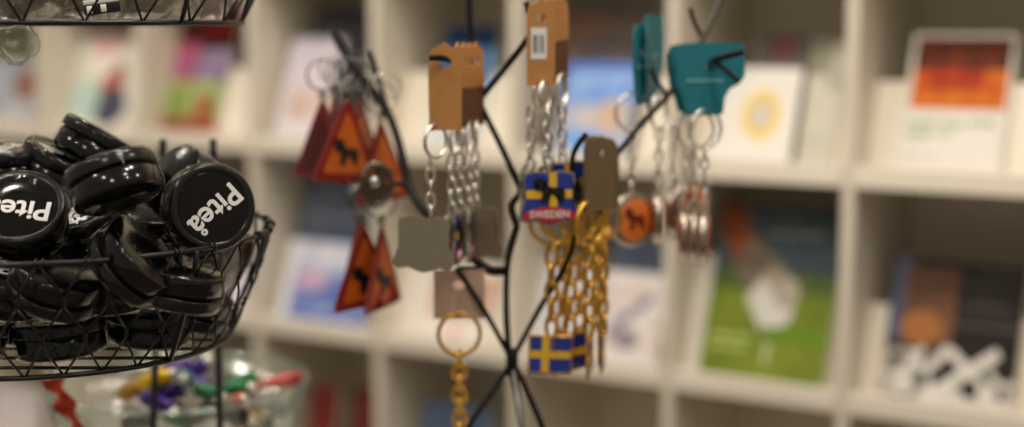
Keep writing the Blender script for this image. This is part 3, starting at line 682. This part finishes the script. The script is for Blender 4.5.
def pend_tri(t):
    h, w = .08, .078
    def tri(k):
        out = []
        V = [(0, 0), (-w/2, -h), (w/2, -h)]; cx, cz = 0, -h*2/3
        for i in range(3):
            a, b, c = Vector(V[i-1]), Vector(V[i]), Vector(V[(i+1) % 3])
            for q in (b.lerp(a, .09), b.lerp(a, .03).lerp(b.lerp(c, .03), .5), b.lerp(c, .09)): out.append((cx+(q.x-cx)*k, cz+(q.y-cz)*k))
        return out
    bm = bmesh.new(); prism(bm, tri(1), -.0015, .0015); p = obj('warning_triangle', bm, RED_DK, t, False); p['label'] = 'red bordered triangle'
    bm = bmesh.new(); prism(bm, tri(.74), -.0021, -.00151); obj('amber_face', bm, AMBER, p, False)
    bm = bmesh.new(); prism(bm, [(x*.03, -.055+z*.024) for x, z in MOOSE], -.0027, -.0022); obj('moose_figure', bm, INK, p, False)
    bm = bmesh.new(); prism(bm, tri(.74), .00151, .0019); obj('back_face', bm, mat('dark wine red', (92, 20, 12), .4), p, False)
    return p
ENAM = mat('dark red enamel', (120, 36, 22), .4)
DKST = mat('dark steel rim', (165, 156, 148), .28, 1)
def pend_round(t):
    bm = bmesh.new(); lathe(bm, [(.0218, -.0046), (.0245, -.0038), (.0255, -.002), (.0255, .002), (.0245, .0038), (.0218, .0046)], 40)
    bmesh.ops.transform(bm, matrix=Matrix.Translation((0, 0, -.0245)) @ Matrix.Rotation(math.pi/2, 4, 'X'), verts=bm.verts[:])
    p = obj('medallion', bm, DKST, t); p['label'] = 'round silver rimmed medallion'
    for s in (-1, 1):
        bm = bmesh.new(); lathe(bm, [(.0195, 0), (.0197, .0005), (.0185, .0009)], 36)
        bmesh.ops.transform(bm, matrix=Matrix.Translation((0, s*.0043, -.0245)) @ Matrix.Rotation(math.pi/2*(1 if s < 0 else -1), 4, 'X'), verts=bm.verts[:])
        obj('orange_enamel', bm, ORANGE, p)
        y0, y1 = (-.0057, -.0052) if s < 0 else (.0052, .0057)
        bm = bmesh.new(); prism(bm, [(x*.023, -.0245+z*.02) for x, z in MOOSE], y0, y1); obj('moose_figure', bm, ENAM, p, False)
    return p
def pend_swe(t):
    bm = bmesh.new(); bbox(bm, -.0195, -.001, -.034, .0195, .001, 0, bev=.0008); p = obj('flag_plate', bm, GOLD, t, False)
    bm = bmesh.new()
    for a in ((-.018, -.0325, -.008, -.0205), (-.018, -.0135, -.008, -.0015), (-.001, -.0325, .018, -.0205), (-.001, -.0135, .018, -.0015)): box(bm, a[0], -.0018, a[1], a[2], -.0011, a[3])
    obj('blue_quarters', bm, BLUE, p, False)
    bm = bmesh.new(); box(bm, -.0078, -.0018, -.0325, -.0012, -.0011, -.0015); box(bm, -.018, -.0018, -.0203, -.0079, -.0011, -.0137); box(bm, -.0011, -.0018, -.0203, .018, -.0011, -.0137); obj('yellow_cross', bm, YELL, p, False)
    return p
HANG = ('pendant', 'warning_triangle', 'medallion', 'flag_plate', 'bottle_opener')
def setpend(t, rz, tilt=0, ringz=None, dx=0, narrow=False):
    """turn pendant and ring, and let ring, chain and pendant swing dx to the side"""
    v = Matrix.Rotation(-t.rotation_euler.z, 3, 'Z') @ Vector((dx, 0, 0))
    for c in t.children:
        n = c.name.split('.')[0]
        if n in HANG: c.rotation_euler = (0, tilt, rz)
        if n == 'key_ring' and ringz is not None: c.rotation_euler = (0, 0, ringz)
        if n in HANG or n in ('key_ring', 'chain'):
            k = .45 if n == 'key_ring' else .7 if n == 'chain' else 1
            if not narrow: k = 1
            c.location = (v.x*k, v.y*k, c.location.z)
CARD = [(x*.84, z*1.07) for x, z in [(-.016, -.066), (-.0165, -.03), (-.0165, -.012), (-.0135, -.004), (-.007, -.002), (0, .002), (.007, -.002), (.0135, -.004), (.0165, -.012), (.0165, -.03), (.016, -.066)]]
def group_row(proto, items, grp, narrow=False):
    objs = [proto]+[dup(proto, it[0], group=grp) for it in items[1:]]
    for t, it in zip(objs, items):
        label, px, py, d, rz, prz, rgz = it[:7]
        t['label'] = label
        t.location = at(px, py, d); t.rotation_euler = (0, 0, rz)
        setpend(t, prz, random.uniform(-.06, .06), rgz, it[7] if len(it) > 7 else 0, narrow)
    return objs
# brown-card moose flag keychains, two hooks
kp = make_keychain('x', 'moose flag keychains', CARD, KRAFT, .0145, .0, .0138, .0012, SILVER, .053, .0046, pend_flag)
cp = [c for c in kp.children if c.name.startswith('card')][0]
G1 = [('front keychain on the left brown-card hook, plate showing a plain metal back', 445, 62, 1.215, .15, math.pi-.3, .75, -.018),
      ('second keychain from the front on the left brown-card hook, plate edge-on', 458, 62, 1.24, 1.2, .32, .2, -.009),
      ('third keychain from the front on the left brown-card hook', 464, 62, 1.26, 1.25, .2, .4, -.006),
      ('fourth keychain from the front on the left brown-card hook', 470, 62, 1.275, 1.2, .4, .2, -.002),
      ('rearmost keychain on the left brown-card hook, bare metal plate at the right', 476, 61, 1.29, 1.1, math.pi-1.5, .5, -.001)]
g1 = group_row(kp, G1, 'moose flag keychains', True)
kq = dup(kp, 'x')
G2 = [('front keychain on the upper brown-card hook, flag plate with red banner facing front', 541, 18, 1.235, .55, -.5, .7, .007),
      ('second keychain from the front on the upper brown-card hook, plate edge-on at the left', 549, 16, 1.255, 1.05, .4, .3, -.022),
      ('third keychain from the front on the upper brown-card hook', 555, 15, 1.268, 1.1, .1, .5, -.006),
      ('rearmost keychain on the upper brown-card hook', 560, 14, 1.28, 1.0, -.55, .2, .004)]
# white barcode label on the front card of the upper hook
g2 = group_row(kq, G2, 'moose flag keychains', True)
bm = bmesh.new(); box(bm, -.0105, -.0012, -.034, .005, -.0009, -.008)
bcl = obj('price_sticker', bm, WHITE_INK, [c for c in kq.children if c.name.startswith('card')][0], False); bcl['label'] = 'white barcode sticker'
bm = bmesh.new()
for i in range(7): box(bm, -.0085+i*.0017, -.00135, -.029, -.0085+i*.0017+random.choice((.0005, .001)), -.00121, -.014)
bc = obj('bar_code', bm, INK, [c for c in kq.children if c.name.startswith('card')][0], False)

bme = bmesh.new(); box(bme, -.0132, -.0010, -.0555, .0132, -.00071, -.022)  # shade on the rear cards' lower part, painted as a dark strip
band = obj('shade_band', bme, KRAFT_SHADE, None, False); band['label'] = 'dark brown painted shade on the lower half'
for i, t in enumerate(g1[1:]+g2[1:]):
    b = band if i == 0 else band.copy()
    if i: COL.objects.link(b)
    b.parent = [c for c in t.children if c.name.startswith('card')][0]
# gold keychains with grey-brown cards
CARD3 = [(-.015, -.062), (-.0155, -.03), (-.0145, -.008), (-.009, -.001), (0, .001), (.009, -.001), (.0145, -.008), (.0155, -.03), (.015, -.062)]
kg = make_keychain('x', 'gold flag keychains', CARD3, KRAFT_GREY, .012, 0, .0195, .0017, GOLD, .078, .0068, pend_swe)
for c in kg.children:
    if c.name.startswith('key_ring'): c.location.z += .004
G3 = [('front gold keychain with a blue and yellow flag facing front', 588, 152, 1.27, 1.3, -1.25, .3-1.3, -.031),
      ('gold keychain second from the front, its flag half hidden', 591, 152, 1.28, 1.25, -.6, .2-1.2, -.018),
      ('gold keychain third from the front, grey brown card facing front', 600, 152, 1.262, .55, .85, .3, -.008),
      ('gold keychain whose flag turns edge-on at the right of the gold bunch', 604, 152, 1.292, .5, .95, .8, .0),
      ('gold keychain at the back of the gold bunch, left', 590, 150, 1.3, 1.2, .1, -1.4, -.024),
      ('gold keychain at the back of the gold bunch, middle', 594, 150, 1.31, 1.1, .35, -.6, -.012),
      ('rearmost gold keychain of the gold bunch', 600, 150, 1.32, .9, .6, -1, .0)]
group_row(kg, G3, 'gold flag keychains')
# single gold chain with beige card
CARD4 = [(-.0225, -.045), (-.0225, -.001), (.0225, -.001), (.0225, -.045)]
def pend_op(t):
    bm = bmesh.new(); prism(bm, [(x, z) for x, z in rounded(.018, .04, .007)], -.002, .002); return obj('bottle_opener', bm, GOLD, t, False)
LINKP[0] = .0095
kb = make_keychain('single gold keychain with pinkish beige card and thick chain, under the bare metal plates', 'gold keychain', CARD4, BEIGE_CARD, .0075, 0, .0185, .0019, GOLD, .085, .0075, pend_op)
LINKP[0] = None
del kb['group']
kb.location = at(459, 277, 1.3); setpend(kb, .3, 0, .1)

# red moose triangles
kt = make_keychain('x', 'red moose triangle keychains', None, None, 0, 0, .0145, .0009, mat('dark steel', (120, 118, 115), .3, 1), .008, .004, pend_tri)
G5 = [('moose triangle showing its amber face, centre of the upper red bunch', 347, 60, 1.385, 0., .8, .1),
      ('leftmost moose triangle of the upper red bunch, turned dark red side on', 322, 62, 1.40, 0., math.pi-.7, .3),
      ('moose triangle between the two front ones in the upper red bunch', 333, 60, 1.425, 0., math.pi-1.0, 1.2),
      ('moose triangle at the right of the upper red bunch', 359, 62, 1.41, 0., 1.05, .2),
      ('bright red and amber moose triangle lower right of the upper red bunch', 380, 84, 1.415, 0., .9, .1),
      ('front moose triangle of the lower red bunch, amber face turned left', 362, 186, 1.36, 0., .75, .9),
      ('moose triangle at the right of the lower red bunch, nearly side on', 381, 188, 1.37, 0., 1.2, .4),
      ('left rear moose triangle of the lower red bunch', 358, 186, 1.385, 0., math.pi-.9, .8)]
group_row(kt, G5, 'red moose triangle keychains')
t = thing('snap_hook', 'grey metal snap hook above the lower red triangles', 'clasp', at(377, 186, 1.345), .3)
bm = bmesh.new(); tube(bm, smooth_pts([(-.012, 0, .012), (-.004, 0, .02), (.008, 0, .016), (.013, 0, .004), (.01, 0, -.01), (0, 0, -.018), (-.01, 0, -.012), (-.013, 0, 0), (-.012, 0, .012)], 4), .0028, 8); obj('hook_body', bm, mat('dull pewter', (120, 112, 100), .35, 1), t)
bm = bmesh.new(); prism(bm, [(-.01, .01), (.008, .012), (.009, -.008), (0, -.014), (-.01, -.008)], -.0015, .0015); obj('plate', bm, mat('dull grey', (110, 102, 90), .4, 1), t, False)
bm = bmesh.new(); lathe(bm, [(.0042, -.002), (.0048, 0), (.0042, .002)], 16); bmesh.ops.transform(bm, matrix=Matrix.Translation((-.003, -.0025, .004)) @ Matrix.Rotation(math.pi/2, 4, 'X'), verts=bm.verts[:]); obj('rivet', bm, SILVER, t)
# empty split rings on the left arm
for lab, px, py, d, rz in (('empty steel ring hanging right of the upper red bunch', 385, 90, 1.4, .35), ('empty steel ring at the top left of the red bunch', 336, 68, 1.415, .2)):
    t = thing('key_ring', lab, 'ring', at(px, py, d), rz, 'empty rings on the left arm')
    bm = ring_bm(.016, .0009); obj('ring', bm, SILVER, t)
    bm = bmesh.new(); tube(bm, [Vector((.003*math.cos(u), .003*math.sin(u), .016)) for u in [2*math.pi*i/12 for i in range(12)]], .0007, 5, True); obj('loop', bm, SILVER, t)

# teal cards with round medallions
TC = [(-.030, -.029), (-.0315, -.003), (-.0285, .006), (-.015, .0075), (.012, .0075), (.028, .0065), (.0305, .001), (.0305, -.022), (.026, -.029), (.017, -.034), (.013, -.042), (.0115, -.056), (.006, -.0575), (-.017, -.0575), (-.022, -.052), (-.026, -.038)]
kc = make_keychain('x', 'teal card medallion keychains', TC, TEAL, .0098, 0, .0175, .0012, SILVER, .059, .0044, pend_round, card2=((-.022, -.0011, -.0175, .012, -.0009, -.0155), TEAL_INK, 'faint pale line of print'))
for c in kc.children:
    if c.name.startswith('chain'): pass
G6 = [('front keychain on the right arm, its broad teal card facing front', 711, 62, 1.325, 0., 1.4, .5, -.004),
      ('second keychain behind the front teal card on the right arm', 706, 62, 1.34, .1, 1.46-.1, -.5, -.009),
      ('third keychain behind the front teal card on the right arm', 701, 63, 1.353, .2, 1.5-.2, .9, -.014)]
group_row(kc, G6, 'teal card medallion keychains')
kd = dup(kc, 'x')
for c in kd.children:
    if c.name.startswith('key_ring'): c.rotation_euler.z += .3
for c in kd.children:
    if c.name.startswith('card'): c.scale = (.9, 1, 1.12)
G7 = [('left teal card keychain with an orange medallion facing front', 642, 46, 1.345, 1.2, .62-1.2, .4-1.2, -.008),
      ('teal card keychain right of the left medallion, medallion edge-on', 650, 46, 1.362, 1.35, 1.5-1.35, -.3, .009),
      ('rear teal card keychain beside the left ones, orange medallion half hidden', 654, 36, 1.385, 1.15, .75-1.15, 1.2, .036),
      ('rearmost teal card keychain of the left bunch, medallion edge-on', 656, 46, 1.395, 1.2, 1.42-1.2, .7, .018)]
for i in range(2): pass
group_row(kd, G7, 'teal card medallion keychains')

# ------------------------------------------------------------------ lights
def area(name, loc, tgt, size, watt, col=(1, .89, .77)):
    l = bpy.data.lights.new(name, 'AREA'); l.shape = 'DISK'; l.size = size; l.energy = watt; l.color = col
    o = bpy.data.objects.new(name, l); COL.objects.link(o); o.location = loc
    o.rotation_euler = (Vector(tgt)-Vector(loc)).to_track_quat('-Z', 'Y').to_euler()
    return o
for i, u in enumerate((-2.1, -1.35, -.6, .15)):
    p = sw(u, -.8, 0); p.z = 2.6; q = sw(u, -.02, -.1)
    area('ceiling_spot', p, q, .16, 7.4)
for x, y in ((-1.5, .9), (-1.0, .2), (-.35, -.5), (.3, .5), (.75, .1), (.1, 1.0), (-.7, 1.1), (1.2, .9)):  # unseen lights, added to put glints on the chains and tins
    area('glint_light', (x, y, 2.6), (x*.3-.1, 1.0+y*.2, 1.1), .12, 4)
w = bpy.data.worlds.new('room light'); S.world = w; w.use_nodes = True
bg = w.node_tree.nodes['Background']; bg.inputs[0].default_value = (1., .9, .76, 1); bg.inputs[1].default_value = .3

# ------------------------------------------------------------------ camera
cam = bpy.data.cameras.new('camera'); co = bpy.data.objects.new('camera', cam); COL.objects.link(co)
co.location = CAM; co.rotation_euler = (math.pi/2-TH, 0, 0)
cam.sensor_fit = 'HORIZONTAL'; cam.sensor_width = 36; cam.lens = F/1024*36; cam.clip_start = .02
cam.dof.use_dof = True; cam.dof.focus_distance = 1.1; cam.dof.aperture_fstop = (cam.lens/1000)/.028; cam.dof.aperture_blades = 0
S.camera = co
S.view_settings.view_transform = 'Standard'; S.view_settings.look = 'None'; S.view_settings.gamma = 1; S.view_settings.exposure = -.17
S.view_settings.use_curve_mapping = False

S.cycles.transparent_max_bounces = 24
